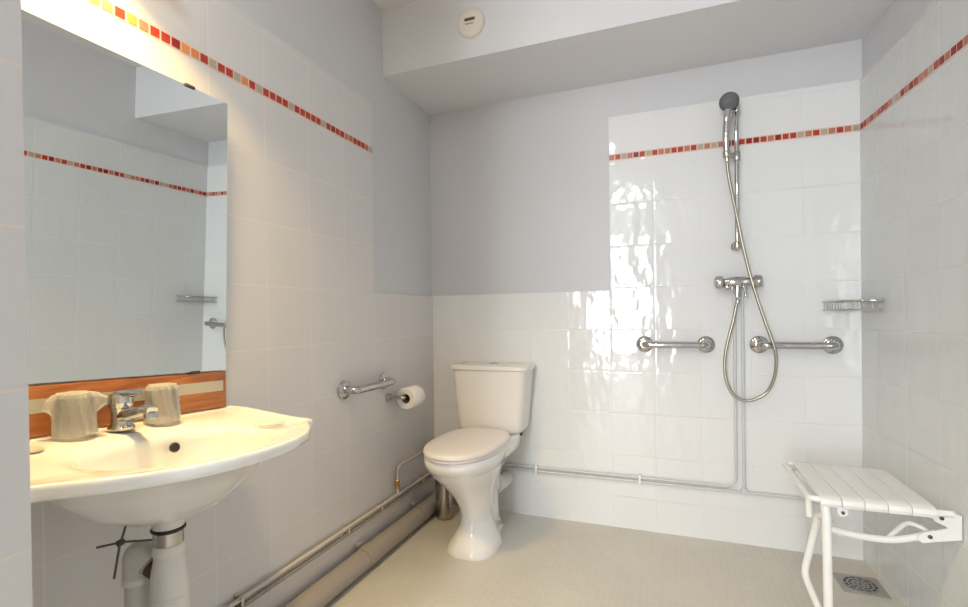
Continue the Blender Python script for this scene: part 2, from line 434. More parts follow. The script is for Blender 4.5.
# ------------------------------------------------------------------ mirror, board, lamp
MY0, MY1, MZ0, MZ1 = .383, 1.061, .878, 1.638
MD, ME, MOFF = .0241, .0311, .028
def mirror_x(y, z): return XL + MOFF + MD * (y - .735) + ME * (z - 1.27)
t = thing('wall_mirror', 'large frameless rectangular mirror above the washbasin', 'mirror', (XL, .73, MZ0))
def mplate(name, y0, y1, z0, z1, d0, d1, mat):
    bm = bmesh.new(); c = []
    for d in (d0, d1):
        for y, z in ((y0, z0), (y1, z0), (y1, z1), (y0, z1)):
            zz = z + (.045 * (1.06 - y) if z < 1.2 else 0)
            c.append(bm.verts.new((mirror_x(y, zz) + d, y, zz)))
    for f in ((0, 1, 2, 3), (4, 5, 6, 7), (0, 1, 5, 4), (1, 2, 6, 5), (2, 3, 7, 6), (3, 0, 4, 7)): bm.faces.new([c[i] for i in f])
    return obj(name, bm, mat, t, smooth=False)
bk = mplate('backing', MY0, MY1, MZ0, MZ1, -.005, -.0006, M['mirror_edge'])
mplate('mirror_glass', MY0, MY1 - .003, MZ0 + .001, MZ1 - .001, -.0005, 0, M['mirror'])
for yy, zz, nm in ((.942, MZ1, 1), (.962, MZ0 + .004, -1)):
    xx = mirror_x(yy, zz)
    bm = bmesh.new(); box(bm, XL + .001, xx + .004, yy - .014, yy + .014, zz - (.005 if nm > 0 else .004), zz + (.003 if nm > 0 else .004), .0015)
    obj('clip', bm, M['black_metal'], t)

def SH(y): return .041 * (1.06 - y)      # the basin and its board hang a touch off level
def shear(bm):
    for v in bm.verts: v.co.z += SH(v.co.y)
    return bm
t = thing('wooden_splashboard', 'orange varnished wooden board with a grey stripe behind the washbasin', 'board', (XL, .73, .775))
bm = bmesh.new(); box(bm, XL + .0005, XL + .019, MY0, 1.063, .774, .8755, .002); shear(bm)
obj('board', bm, M['wood'], t)
bm = bmesh.new(); box(bm, XL + .019, XL + .021, MY0, 1.051, .8205, .849); shear(bm)
obj('stripe', bm, M['laminate'], t, smooth=False)

t = thing('wall_lamp', 'warm strip lamp fixed to the tiles above the mirror', 'lamp', (XL, .72, 1.93))
bm = bmesh.new(); box(bm, XL + .001, XL + .05, .52, .92, 1.915, 1.955, .004)
obj('lamp_body', bm, M['white_plastic'], t)
bm = bmesh.new(); tube(bm, [(XL + .069, .53, 1.935), (XL + .069, .91, 1.935)], .018, 16)
obj('lamp_tube', bm, M['lamp_glow'], t)

# ------------------------------------------------------------------ washbasin
BY = .735          # centre along the wall
half = [(0, 0), (.348, 0), (.350, .02), (.338, .15), (.330, .28), (.330, .318), (.325, .332), (.311, .334), (.298, .333), (.283, .347),
        (.245, .388), (.19, .428), (.12, .458), (.06, .471), (0, .474)]
pts = [(XL + .003 + d, BY + y) for y, d in half] + [(XL + .003 + d, BY - y) for y, d in half[-2:0:-1]]
def resample(pts, n):
    P = [Vector((*p, 0)) for p in pts]; P.append(P[0]); L = [0]
    for a, b in zip(P, P[1:]): L.append(L[-1] + (b - a).length)
    out = []; j = 0
    for k in range(n):
        s = L[-1] * k / n
        while L[j + 1] < s: j += 1
        f = (s - L[j]) / max(L[j + 1] - L[j], 1e-9); out.append(P[j].lerp(P[j + 1], f))
    return out
OUT = resample(pts, 240)
def relax(L, it):
    for _ in range(it): L = [(L[i - 1] + 2 * L[i] + L[(i + 1) % len(L)]) / 4 for i in range(len(L))]
    return L
OUT = relax(OUT, 3)
def zt(x): # deck height: a little lower toward the front
    d = x - XL; return .772 - .016 * min(1, max(0, (d - .08) / .2)) + .0
bc = Vector((-.940, BY, 0)); bs = (.138, .185)
def ell(c, sx, sy, z, e=2.0):
    out = []
    for p in OUT:
        a = math.atan2((p.y - bc.y) / bs[1], (p.x - bc.x) / bs[0])
        ca, sa = math.cos(a), math.sin(a)
        out.append(Vector((c[0] + sx * math.copysign(abs(ca) ** (2 / e), ca), c[1] + sy * math.copysign(abs(sa) ** (2 / e), sa), z)))
    return out
def shr(f, z=None, dz=0):
    c = Vector((-1.02, BY, 0)); out = []
    for p in OUT:
        q = c + (p - c) * f; out.append(Vector((q.x, q.y, z if z is not None else zt(q.x) + dz)))
    return out
E0 = ell(bc, bs[0], bs[1], 0, 2.3)
def mixl(A, B, t, dz):
    out = []
    for a, b in zip(A, B):
        q = a.lerp(b, t); out.append(Vector((q.x, q.y, zt(q.x) + dz)))
    return out
def mixl2(A, B, t, z): return [Vector((a.lerp(b, t).x, a.lerp(b, t).y, z)) for a, b in zip(A, B)]
loops = [ell((-1.0, BY), .052, .052, .598), ell((-1.0, BY), .085, .10, .610), ell((-1.0, BY), .12, .155, .640), ell((-.995, BY), .150, .198, .680),
         ell((-.985, BY), .170, .228, .710), mixl2(shr(.93, .731), ell((-.985, BY), .172, .236, .72), .55, .724), shr(.93, .731), shr(.976, .731), shr(.994, .735), shr(1.0, .742), shr(1.0, dz=-.007), shr(.994, dz=-.001), shr(.982, dz=.0015), shr(.965, dz=.0005),
         shr(.945, dz=-.003), mixl(shr(.93), E0, .35, -.004), mixl(shr(.93), E0, .8, -.008), ell(bc, bs[0] * 1.02, bs[1] * 1.02, .7495, 2.3), ell(bc, bs[0] * .985, bs[1] * .985, .744, 2.3),
         ell((-.945, BY), bs[0] * .945, bs[1] * .95, .729, 2.3), ell((-.952, BY), bs[0] * .87, bs[1] * .88, .697, 2.2), ell((-.965, BY), bs[0] * .74, bs[1] * .74, .660, 2.1),
         ell((-.98, BY), bs[0] * .50, bs[1] * .48, .635), ell((-.985, BY), .034, .034, .623), ell((-.985, BY), .024, .024, .615)]
t = thing('washbasin', 'white ceramic washbasin with a bowed front under the mirror', 'washbasin', (XL, BY, .60))
bm = bmesh.new(); loft(bm, loops); shear(bm)
basin = obj('basin', bm, M['ceramic'], t, angle=70)
bm = bmesh.new(); n = Vector((.95, 0, .30)).normalized(); oc = Vector((-1.0545, .792, .724 + SH(.79))) + n * .001
n = Vector((.95, -.25, .25)).normalized()
lathe(bm, [(.0065, -.004), (.0105, -.003), (.0115, .001), (.009, .0025), (.0085, .0008)], oc, n, 24)
obj('overflow_ring', bm, M['black_metal'], basin)
bm = bmesh.new(); lathe(bm, [(.0085, .0006), (.0085, .0016)], oc, n, 24); obj('overflow_hole', bm, M['dark'], basin)
bm = bmesh.new(); lathe(bm, [(.022, .612), (.031, .6245), (.030, .627), (.02, .6275), (.018, .624)], (-.985, BY, SH(BY))); obj('drain_ring', bm, M['chrome'], basin)
bm = bmesh.new(); lathe(bm, [(.016, .6235), (.017, .628), (.012, .631), (.0001, .632)], (-.985, BY, SH(BY))); obj('drain_plug', bm, M['chrome'], basin)

# tap
t = thing('basin_tap', 'chrome single lever tap standing on the washbasin between two wrapped glasses', 'tap', (-1.143, BY, .770 + SH(BY)))
cx = -1.143; dz = SH(BY)
bm = bmesh.new(); lathe(bm, [(.026, .7705), (.026, .775), (.022, .779), (.019, .79), (.019, .812), (.022, .818)], (cx, BY, dz)); body = obj('body', bm, M['chrome'], t)
bm = bmesh.new(); tube(bm, smooth_path([(cx, BY, .798 + dz), (cx + .04, BY, .806 + dz), (cx + .080, BY, .815 + dz), (cx + .100, BY, .815 + dz)], 6), [.016] * 6 + [.014] * 6 + [.0125] * 7, 20); spout = obj('spout', bm, M['chrome'], t)
bm = bmesh.new(); lathe(bm, [(.012, 0), (.013, .003), (.013, .012), (.011, .014)], (cx + .094, BY, .812 + dz), (0.12, 0, -1), 20); obj('aerator', bm, M['chrome'], spout)
bm = bmesh.new(); lathe(bm, [(.022, .819), (.024, .823), (.0235, .838), (.020, .848), (.012, .852), (.0001, .853)], (cx, BY, dz))
cap = obj('cap', bm, M['chrome'], t)
bm = bmesh.new(); tube(bm, [(cx - .005, BY, .845 + dz), (cx + .02, BY, .849 + dz), (cx + .045, BY, .852 + dz), (cx + .058, BY, .854 + dz)], [.011, .010, .008, .006], 14); obj('lever', bm, M['chrome'], t)

# wrapped glasses
def wrapped_glass(loc, label, seed, wing):
    R = random.Random(seed)
    t = thing('drinking_glass', label, 'glass', loc, 'plastic wrapped drinking glasses on the washbasin')
    x, y, z = loc
    bm = bmesh.new()
    H = .084
    # inverted tumbler: rim down, thick base on top
    lathe(bm, [(.0315, .0005), (.0325, .0015), (.029, H - .004), (.026, H), (.0001, H), ], (x, y, z), seg=36, cap=False)
    lathe(bm, [(.0315, .0005), (.0305, .002), (.027, H - .014), (.023, H - .011), (.0001, H - .010)], (x, y, z), seg=36, cap=False)
    obj('tumbler', bm, M['glass'], t)
    bm = bmesh.new(); rings = []; n = 72; zz = [.001, .012, .028, .046, .064, .078, .087, .090]; base = [.040, .038, .037, .036, .0355, .035, .030, .012]
    for i, (h, rr) in enumerate(zip(zz, base)):
        ring = []
        for k in range(n):
            a = 2 * PI * k / n
            cr = .0016 * math.sin(a * 13 + i * 1.1 + seed) + .0012 * math.sin(a * 23 + i * 2.3)
            cr += R.uniform(0, .0012)
            wv = 0
            for wa, wz, wl in wing:
                da = math.atan2(math.sin(a - wa), math.cos(a - wa))
                wv += wl * math.exp(-(da / .28) ** 2) * math.exp(-((h - wz) / .016) ** 2)
            r_ = rr * .92 + cr * (1 if i else .3) + wv
            ring.append(bm.verts.new((x + r_ * math.cos(a), y + r_ * math.sin(a), z + h + (R.uniform(-.002, .002) if 0 < i < 7 else 0) - wv * .25)))
        rings.append(ring)
    for a, b in zip(rings, rings[1:]):
        for k in range(n): bm.faces.new((a[k], a[(k + 1) % n], b[(k + 1) % n], b[k]))
    bm.faces.new(rings[-1])
    obj('plastic_wrap', bm, M['film'], t, angle=18)
wrapped_glass((-1.152, .650, .7725 + SH(.65)), 'drinking glass wrapped in clear plastic, nearest the left edge of the basin', 1, [(2.3, .066, .022), (1.1, .072, .024), (-1.9, .068, .020)])
wrapped_glass((-1.143, .830, .7725 + SH(.83)), 'drinking glass wrapped in clear plastic, on the toilet side of the tap', 5, [(-1.2, .07, .008), (2.5, .068, .012)])

# little things on the basin
bm = bmesh.new()
prism(bm, [(-.960, .928), (-.925, .922), (-.905, .975), (-.940, .990), (-.958, .965)], .7585, .7625)
for v in bm.verts: v.co.z += rnd.uniform(-.0008, .0016) + SH(.95)
tag(obj('soap_sachet', bm, M['film']), 'small clear wrapped soap lying on the right rear corner of the basin', 'soap')
bm = bmesh.new(); lathe(bm, [(.016, 0), (.018, .002), (.0175, .004), (.014, .0055), (.0001, .006)], (-1.108, .553, .7635 + SH(.553)), seg=28)
tag(obj('basin_hole_cover', bm, M['laminate']), 'small flat grey disc on the left part of the basin rim', 'cap')

# drain below
t = thing('bottle_trap', 'white plastic bottle trap hanging below the washbasin bowl', 'drain trap', (-.985, BY, 0))
tx = -1.0
bm = bmesh.new(); lathe(bm, [(.029, .6135), (.030, .607), (.030, .588)], (tx, BY, 0)); obj('tailpiece', bm, M['pvc'], t)
bm = bmesh.new(); lathe(bm, [(.031, .581), (.0325, .582), (.0325, .586), (.031, .587)], (tx, BY, 0)); obj('seal', bm, M['dark'], t)
bm = bmesh.new(); lathe(bm, [(.027, .580), (.0285, .579), (.0285, .553), (.027, .552)], (tx, BY, 0)); obj('collar', bm, M['chrome_dull'], t)
bm = bmesh.new(); lathe(bm, [(.029, .552), (.031, .549), (.031, .532), (.028, .528)], (tx, BY, 0), seg=24); obj('nut', bm, M['pvc'], t)
bm = bmesh.new(); lathe(bm, [(.027, .528), (.031, .506), (.0345, .480), (.036, .455), (.036, .445), (.0375, .444), (.0375, .440), (.0355, .438), (.038, .40), (.034, .36), (.03, .345), (.015, .34)], (tx, BY, 0)); obj('trap_body', bm, M['pvc'], t)
bm = bmesh.new(); tube(bm, [(tx - .03, BY, .485), (tx - .050, BY - .004, .495)], .0195, 20); obj('outlet', bm, M['pipe_gap'], t)
bm = bmesh.new(); tube(bm, [(-1.060, .690, .606), (-1.066, .678, .56), (-1.072, .670, .495)], .0024, 8); obj('lift_rod', bm, M['black_metal'], t)
bm = bmesh.new(); tube(bm, [(-1.075, .640, .572), (-1.066, .683, .566), (tx - .02, BY, .556)], .0024, 8); obj('pivot_rod', bm, M['black_metal'], t)
bm = bmesh.new(); lathe(bm, [(.006, -.006), (.007, 0), (.006, .006)], (-1.066, .680, .566), (0, 1, 0), 12); obj('rod_clamp', bm, M['black_metal'], t)

t = thing('waste_pipe', 'white plastic waste pipe rising behind the bottle trap under the basin', 'pipe', (-1.115, .70, 0))
bm = bmesh.new()
tube(bm, [(-1.078, .722, .0005), (-1.078, .722, .48)] , .0245, 24)
obj('riser', bm, M['pvc_aged'], t)
bm = bmesh.new(); tube(bm, fillet([(-1.078, .722, .470), (-1.078, .722, .530), (-1.044, .728, .505)], .03, 8), .0275, 24); obj('elbow', bm, M['pvc_aged'], t)
bm = bmesh.new(); lathe(bm, [(.027, .462), (.029, .464), (.029, .474), (.027, .476)], (-1.078, .722, 0)); obj('socket', bm, M['pvc'], t)

# ------------------------------------------------------------------ toilet
t = thing('toilet', 'white close coupled toilet with lid down in the corner', 'toilet', (-.835, 2.05, 0))
tx = -.835
S = [(0, 2.040, .135, .112, 2.6), (.012, 2.040, .137, .114, 2.6), (.035, 2.043, .127, .104, 2.4), (.07, 2.05, .110, .086, 2.2), (.11, 2.055, .094, .069, 2.1), (.15, 2.056, .092, .066, 2.1), (.19, 2.05, .104, .074, 2.1),
     (.24, 2.033, .130, .092, 2.1), (.29, 2.008, .164, .113, 2.15), (.335, 1.985, .196, .133, 2.2), (.37, 1.968, .222, .150, 2.25), (.392, 1.962, .233, .157, 2.3), (.395, 1.96, .238, .161, 2.3), (.42, 1.958, .243, .165, 2.35), (.440, 1.958, .243, .165, 2.35), (.444, 1.958, .238, .160, 2.35)]
bm = bmesh.new()
loft(bm, [sup(tx + (.007 if z > .2 else .012), yc - (0 if z > .2 else .012 * (1 - z / .2)), z * (1.019 if z > .2 else 1), hx * (.93 if z > .2 else 1), hy * (.965 if z > .2 else 1), e, 56) for z, yc, hy, hx, e in S])
# rear pedestal spine and shelf that carries the cistern
loft(bm, [sup(tx, 2.17, z, hx, .13, 3.5, 40, hyb=hb) for z, hx, hb in ((.0, .075, .10), (.02, .078, .10), (.06, .06, .09), (.22, .055, .09), (.30, .075, .12), (.37, .12, .20), (.395, .150, .235), (.443, .150, .238), (.452, .143, .232))])
bowl = obj('bowl', bm, M['ceramic_wc'], t, angle=60)
bm = bmesh.new()
loft(bm, [sup(tx + .008, 1.957, z + .008, .153 + a, .246 + a, 2.2, 64, hyb=.262 + a, eb=3.0) for z, a in ((.4455, -.006), (.448, 0), (.456, .001), (.458, -.003))])
obj('seat_ring', bm, M['seat'], t, angle=50)
bm = bmesh.new()
loft(bm, [sup(tx + .008, 1.957, z + .008, (.157) * f, .250 * f, 2.2, 64, hyb=.266 * f, eb=3.0) for z, f in ((.4585, .985), (.461, 1.0), (.470, 1.0), (.475, .985), (.4785, .94), (.481, .8), (.483, .5), (.4835, .1))])
lid = obj('lid', bm, M['seat'], t, angle=50)
for s in (-1, 1):
    bm = bmesh.new(); tube(bm, [(tx + s * .075 - .02, 2.215, .462), (tx + s * .075 + .02, 2.215, .462)], .011, 16); obj('hinge', bm, M['seat'], lid)
cy = 2.330
bm = bmesh.new()
loft(bm, [sup(tx, cy, z, hx, hy, 7, 64) for z, hx, hy in ((.4525, .10, .05), (.454, .148, .078), (.460, .160, .085), (.475, .165, .087), (.6, .178, .090), (.70, .187, .092), (.757, .191, .093))])
cist = obj('cistern', bm, M['cistern'], t, angle=50)
bm = bmesh.new()
loft(bm, [sup(tx, cy - .001, z, hx, hy, 8, 64) for z, hx, hy in ((.758, .192, .095), (.760, .202, .101), (.772, .203, .1015), (.778, .201, .099), (.7815, .192, .09), (.783, .12, .05))])
obj('cistern_lid', bm, M['cistern'], cist, angle=50)
bm = bmesh.new(); lathe(bm, [(.024, .782), (.024, .786), (.021, .788), (.019, .7865), (.0001, .787)], (tx + .005, cy, 0)); obj('flush_button', bm, M['chrome'], cist)
for yy in (2.13, 2.19):
    bm = bmesh.new(); lathe(bm, [(.009, 0), (.009, .004), (.006, .007), (.0001, .008)], (tx + .079 - (yy - 2.13) * .12, yy, .048), (1, 0, .25), 16); obj('bolt_cap', bm, M['chrome_dull'], bowl)
bm = bmesh.new(); tube(bm, smooth_path([(tx + .0, 2.19, .21), (tx + .022, 2.25, .205), (tx + .028, 2.33, .185), (tx + .028, YB - .004, .18)], 6), .038, 22); obj('outlet_pipe', bm, M['pvc'], t)
bm = bmesh.new(); tube(bm, [(tx + .023, 2.258, .204), (tx + .028, 2.280, .198)], .046, 24); obj('outlet_collar', bm, M['pvc'], t)
bm = bmesh.new(); lathe(bm, [(.008, .432), (.008, .453)], (tx + .14, cy, 0)); obj('cistern_bolt', bm, M['dark'], t)

# toilet brush holder
t = thing('toilet_brush_holder', 'brushed steel toilet brush holder on the floor between toilet and corner', 'brush holder', (-1.10, 2.265, 0))
bm = bmesh.new(); lathe(bm, [(.040, .0005), (.044, .004), (.044, .225), (.0425, .228), (.041, .226)], (-1.084, 2.262, 0), seg=36); obj('canister', bm, M['steel'], t)
bm = bmesh.new(); lathe(bm, [(.041, .2285), (.041, .233), (.012, .236), (.0001, .2365)], (-1.084, 2.262, 0)); obj('lid', bm, M['steel'], t)
bm = bmesh.new(); lathe(bm, [(.006, .2365), (.006, .33), (.009, .335), (.009, .36), (.0001, .362)], (-1.084, 2.262, 0), seg=16); obj('handle', bm, M['steel'], t)

# ------------------------------------------------------------------ pipework along the walls
t = thing('supply_pipe', 'cream painted small supply pipe running low along the left wall with a brass valve', 'pipe', (XL, .9, .19))
px = XL + .018
bm = bmesh.new(); tube(bm, [(px, .389, .192), (px, 2.39, .192)], .0075, 12); obj('pipe', bm, M['pipe_left'], t)
bm = bmesh.new(); tube(bm, fillet([(px, 2.005, .192), (px, 2.005, .325), (px, 2.40, .325)], .035), .0065, 12); obj('branch', bm, M['pipe_left'], t)
bm = bmesh.new(); lathe(bm, [(.009, .222), (.0115, .225), (.0115, .236), (.008, .238), (.008, .246), (.0115, .248), (.0115, .260), (.009, .263)], (px, 2.005, 0), seg=8); obj('valve', bm, M['brass'], t, smooth=False)
bm = bmesh.new(); lathe(bm, [(.0095, -.013), (.0095, .013)], (px, 2.005, .192), (0, 1, 0), 16); obj('tee_joint', bm, M['pipe_left'], t)
t2 = thing('supply_pipe', 'thin grey pipe just below the cream supply pipe on the left wall', 'pipe', (XL, .9, .165))
bm = bmesh.new(); tube(bm, [(px, .389, .168), (px, 2.39, .168)], .0075, 12); obj('pipe', bm, M['pipe_bare'], t2)
for yy in (1.10, 1.62, 1.86, 2.25):
    bm = bmesh.new(); box(bm, XL + .0005, XL + .006, yy - .006, yy + .006, .152, .208, .001)
    box(bm, XL + .006, XL + .028, yy - .005, yy + .005, .176, .1835, .001)
    box(bm, XL + .025, XL + .029, yy - .005, yy + .005, .160, .200, .001)
    obj('pipe_clip', bm, M['pipe_left'] if yy > 1.2 else M['chrome_dull'], t)
t = thing('soil_pipe', 'thick painted drain pipe lying on the floor along the left wall', 'pipe', (XL, .9, .0))
lx = XL + .048; lz = .0435
bm = bmesh.new(); tube(bm, [(lx, .385, lz), (lx, 2.41, lz)], .0425, 28); obj('pipe', bm, M['soil'], t)
for yy in (1.70, 2.16):
    bm = bmesh.new(); tube(bm, [(lx, yy - .03, lz + .0015), (lx, yy + .03, lz + .0015)], .0445, 28); obj('coupling', bm, M['soil'], t)
    bm = bmesh.new(); box(bm, XL + .0005, XL + .02, yy - .014, yy + .014, lz + .043, lz + .056, .002); obj('pipe_clip', bm, M['pipe_left'], t)

yb = YB - .014
t = thing('shower_pipe', 'upper white pipe along the back wall bending up to the shower mixer', 'pipe', (-.8, YB, .25))
bm = bmesh.new(); tube(bm, fillet([(-1.0, yb, .254), (.266, yb, .254), (.266, yb, 1.13)], .05, 8), .0065, 12); obj('pipe', bm, M['pipe'], t)
for xx in (-.641, -.14):
    bm = bmesh.new(); box(bm, xx - .006, xx + .006, YB - .026, YB - .0005, .222, .268, .002); obj('pipe_clip', bm, M['white_plastic'], t)
t = thing('shower_pipe', 'lower white pipe along the whole back wall, running on to the right corner', 'pipe', (-.8, YB, .23))
bm = bmesh.new(); tube(bm, [(-1.0, yb, .234), (XR(YB) - .004, yb, .234)], .0065, 12); obj('pipe', bm, M['pipe'], t)
bm = bmesh.new(); tube(bm, [(.297, yb, .234), (.297, yb, 1.13)], .0065, 12); obj('riser', bm, M['pipe'], t)
bm = bmesh.new(); box(bm, .285, .309, YB - .024, YB - .0005, .224, .250, .003); obj('tee_joint', bm, M['pipe'], t)

# ------------------------------------------------------------------ grab rails and roll holder
def grab_rail(label, a, b, nrm, out=.062, r=.0155):
    a, b, nrm = Vector(a), Vector(b), Vector(nrm)
    t = thing('grab_rail', label, 'grab rail', tuple(a), 'chrome grab rails on the walls')
    bm = bmesh.new()
    tube(bm, fillet([a + nrm * .006, a + nrm * out, b + nrm * out, b + nrm * .006], .045, 10), r, 20)
    obj('bar', bm, M['chrome'], t)
    for p in (a, b):
        bm = bmesh.new(); lathe(bm, [(.036, .0006), (.038, .003), (.037, .008), (.030, .013), (.019, .016), (.0175, .020)], p, nrm, 32); obj('flange', bm, M['chrome'], t)
    return t
grab_rail('short chrome grab rail on the left wall beside the toilet roll', (XL, 1.632, .736), (XL, 1.920, .736), (1, 0, 0))
grab_rail('chrome grab rail on the back wall between toilet and shower hose', (-.112, YB, .882), (.150, YB, .882), (0, -1, 0))
grab_rail('chrome grab rail on the back wall below the wire soap basket', (.362, YB, .884), (.632, YB, .884), (0, -1, 0))

t = thing('toilet_roll_holder', 'small chrome bracket on the left wall holding the toilet roll', 'roll holder', (XL, 1.96, .655))
bm = bmesh.new(); box(bm, XL + .0005, XL + .008, 1.942, 1.976, .637, .672, .002); obj('wall_plate', bm, M['chrome_dull'], t)
bm = bmesh.new(); tube(bm, fillet([(XL + .006, 1.959, .655), (XL + .080, 1.959, .655), (XL + .080, 2.10, .655)], .012), .0075, 14); obj('arm', bm, M['chrome_dull'], t)
rc = (XL + .080, 1.982, .648)
t = thing('toilet_roll', 'white toilet roll hanging on the chrome holder', 'toilet roll', rc)
bm = bmesh.new(); lathe(bm, [(.0215, .0015), (.047, 0), (.0495, .003), (.0495, .097), (.047, .1), (.0215, .0985)], rc, (0, 1, 0), 40, cap=False); obj('paper', bm, M['paper'], t)
bm = bmesh.new(); lathe(bm, [(.0215, .0005), (.0215, .0995), (.0203, .0995), (.0203, .0005), (.0215, .0005)], rc, (0, 1, 0), 32, cap=False); obj('cardboard_core', bm, M['card'], t)

# ------------------------------------------------------------------ shower set
RX, RY = .2755, 2.384
t = thing('shower_rail', 'slim chrome riser rail fixed above the shower mixer', 'shower rail', (RX, YB, 1.3))
bm = bmesh.new(); tube(bm, [(RX, RY, 1.300), (RX, RY, 1.925)], .0095, 18); obj('rail', bm, M['chrome'], t)
for zz in (1.315, 1.905):
    bm = bmesh.new(); lathe(bm, [(.020, .0006), (.021, .004), (.012, .009), (.010, .04)], (RX, YB, zz), (0, -1, 0), 24)
    lathe(bm, [(.0135, -.016), (.0155, -.012), (.0155, .012), (.0135, .016)], (RX, RY, zz), (0, 0, 1), 24); obj('bracket', bm, M['chrome_dull'], t)
bm = bmesh.new(); lathe(bm, [(.013, -.02), (.0155, -.016), (.0155, .016), (.013, .02)], (RX, RY, 1.700), seg=24)
tube(bm, [(RX, RY, 1.700), (RX - .025, 2.362, 1.700), (RX - .044, 2.348, 1.700)], [.011, .010, .012], 16)
lathe(bm, [(.013, -.014), (.0155, -.01), (.0155, .012), (.0135, .016)], (RX - .042, 2.348, 1.702), (-.05, -.1, 1), 24)
obj('slider', bm, M['chrome_dull'], t)

t = thing('hand_shower', 'chrome hand shower with a round dark grey face', 'hand shower', (.226, 2.345, 1.6))
hp = smooth_path([(.234, 2.348, 1.672), (.232, 2.346, 1.72), (.231, 2.342, 1.78), (.234, 2.338, 1.84), (.240, 2.336, 1.888)], 6)
bm = bmesh.new(); tube(bm, hp, [.009 + .006 * min(1, i / 12) for i in range(len(hp))], 18); obj('handle', bm, M['chrome'], t)
ax = Vector((-.12, -1, -.30)).normalized(); hc = Vector((.243, 2.328, 1.918))
bm = bmesh.new(); lathe(bm, [(.012, -.030), (.027, -.020), (.037, -.006), (.039, .002), (.0365, .006)], hc, ax, 40); shell = obj('head_shell', bm, M['dgrey'], t)
bm = bmesh.new(); lathe(bm, [(.0355, .0062), (.034, .009), (.028, .0095), (.027, .0075), (.018, .0075), (.017, .0098), (.009, .0102), (.0001, .0104)], hc, ax, 40)
for ring, cnt in ((.031, 20), (.0225, 12)):
    u = Vector((1, 0, 0)) - ax * ax.x; u.normalize(); w_ = ax.cross(u)
    for k in range(cnt):
        a = 2 * PI * k / cnt
        lathe(bm, [(.0014, .008), (.0012, .0108)], hc + (u * math.cos(a) + w_ * math.sin(a)) * ring, ax, 6)
obj('spray_face', bm, simple('grey_spray_face', (.05, .055, .065), .4), shell)

hose = [(.235, 2.348, 1.671), (.238, 2.350, 1.63), (.247, 2.352, 1.57), (.270, 2.352, 1.442), (.294, 2.353, 1.304), (.327, 2.356, 1.153), (.374, 2.35, .983), (.402, 2.335, .886),
        (.411, 2.34, .815), (.402, 2.35, .739), (.372, 2.36, .679), (.308, 2.362, .646), (.258, 2.362, .665), (.228, 2.362, .72), (.219, 2.362, .798), (.229, 2.362, .885), (.253, 2.362, .984), (.270, 2.362, 1.072)]
hpth = smooth_path(hose, 14)
rad = [.0062 + (.0007 if i % 2 else 0) for i in range(len(hpth))]
bm = bmesh.new(); tube(bm, hpth, rad, 12)
hs = obj('shower_hose', bm, M['hose'])
tag(hs, 'flexible metal shower hose hanging in a long loop under the mixer', 'shower hose')
bm = bmesh.new(); lathe(bm, [(.008, 0), (.0095, .004), (.0095, .018), (.008, .022)], (.270, 2.362, 1.06), (.1, 0, 1), 16); obj('hose_nut', bm, M['chrome'], hs)

MX, MYy, MZ = .272, 2.370, 1.156
t = thing('shower_mixer', 'chrome shower mixer tap with two round handles on the back wall', 'shower mixer', (MX, YB, MZ))
bm = bmesh.new(); tube(bm, [(.222, MYy, MZ), (.236, MYy, MZ), (.250, MYy, MZ), (.295, MYy, MZ), (.312, MYy, MZ), (.328, MYy, MZ)], [.016, .019, .023, .023, .019, .016], 24); obj('body', bm, M['chrome'], t)
for x0, s in ((.222, -1), (.328, 1)):
    bm = bmesh.new(); lathe(bm, [(.014, 0), (.025, .005), (.029, .012), (.029, .028), (.025, .037), (.012, .042), (.0001, .043)], (x0, MYy, MZ), (s, 0, 0), 20); h = obj('handle', bm, M['chrome'], t, angle=25)
for xx in (.266, .297):
    bm = bmesh.new(); tube(bm, [(xx, MYy + .01, MZ - .004), (xx, YB - .001, MZ - .015)], .011, 16)
    lathe(bm, [(.022, .0006), (.021, .006), (.012, .010)], (xx, YB, MZ - .015), (0, -1, 0), 20); obj('wall_union', bm, M['chrome'], t)
bm = bmesh.new(); tube(bm, [(.272, MYy - .004, MZ - .012), (.271, 2.363, MZ - .05), (.271, 2.362, MZ - .066)], [.0125, .0115, .0095], 18); obj('outlet', bm, M['chrome'], t)
bm = bmesh.new(); tube(bm, [(.290, MYy - .016, MZ - .004), (.296, MYy - .03, MZ - .03), (.302, MYy - .036, MZ - .072)], [.0075, .006, .0055], 14); obj('lever', bm, M['chrome'], t)
bm = bmesh.new(); lathe(bm, [(.009, -.006), (.011, 0), (.009, .008), (.0001, .012)], (.230, MYy - .012, MZ - .022), (0, -1, -.3), 16); obj('stop_knob', bm, M['chrome'], t)

# wire corner basket
t = thing('soap_basket', 'small chrome wire soap basket fitted in the right back corner', 'soap basket', (.70, YB, 1.03))
def arc(z, n=14, k=1.):
    A = Vector((.598, YB - .006, z)); B = Vector((XR(2.235) - .006, 2.235, z)); C = Vector((.600, 2.255, z))
    return [(1 - i / n) ** 2 * A + 2 * (i / n) * (1 - i / n) * C + (i / n) ** 2 * B for i in range(n + 1)]
bm = bmesh.new(); tube(bm, [(.598, YB - .006, 1.064), (XR(YB) - .008, YB - .006, 1.064), (XR(2.235) - .006, 2.235, 1.064)], .0036, 10); tube(bm, arc(1.064), .0036, 10); obj('top_rim', bm, M['chrome'], t)
bm = bmesh.new(); tube(bm, [(.604, YB - .008, 1.030), (XR(YB) - .010, YB - .008, 1.030), (XR(2.24) - .008, 2.24, 1.030)], .0025, 8); tube(bm, arc(1.030), .0025, 8); obj('bottom_rim', bm, M['chrome_dull'], t)
a0, a1 = arc(1.064, 18), arc(1.030, 18)
bm = bmesh.new()
for i in range(1, 18): tube(bm, [a0[i], a1[i]], .0007, 6)
for i in range(1, 14):
    xx = .604 + i * .0095; tube(bm, [(xx, YB - .006, 1.064), (xx, YB - .008, 1.030)], .0007, 6)
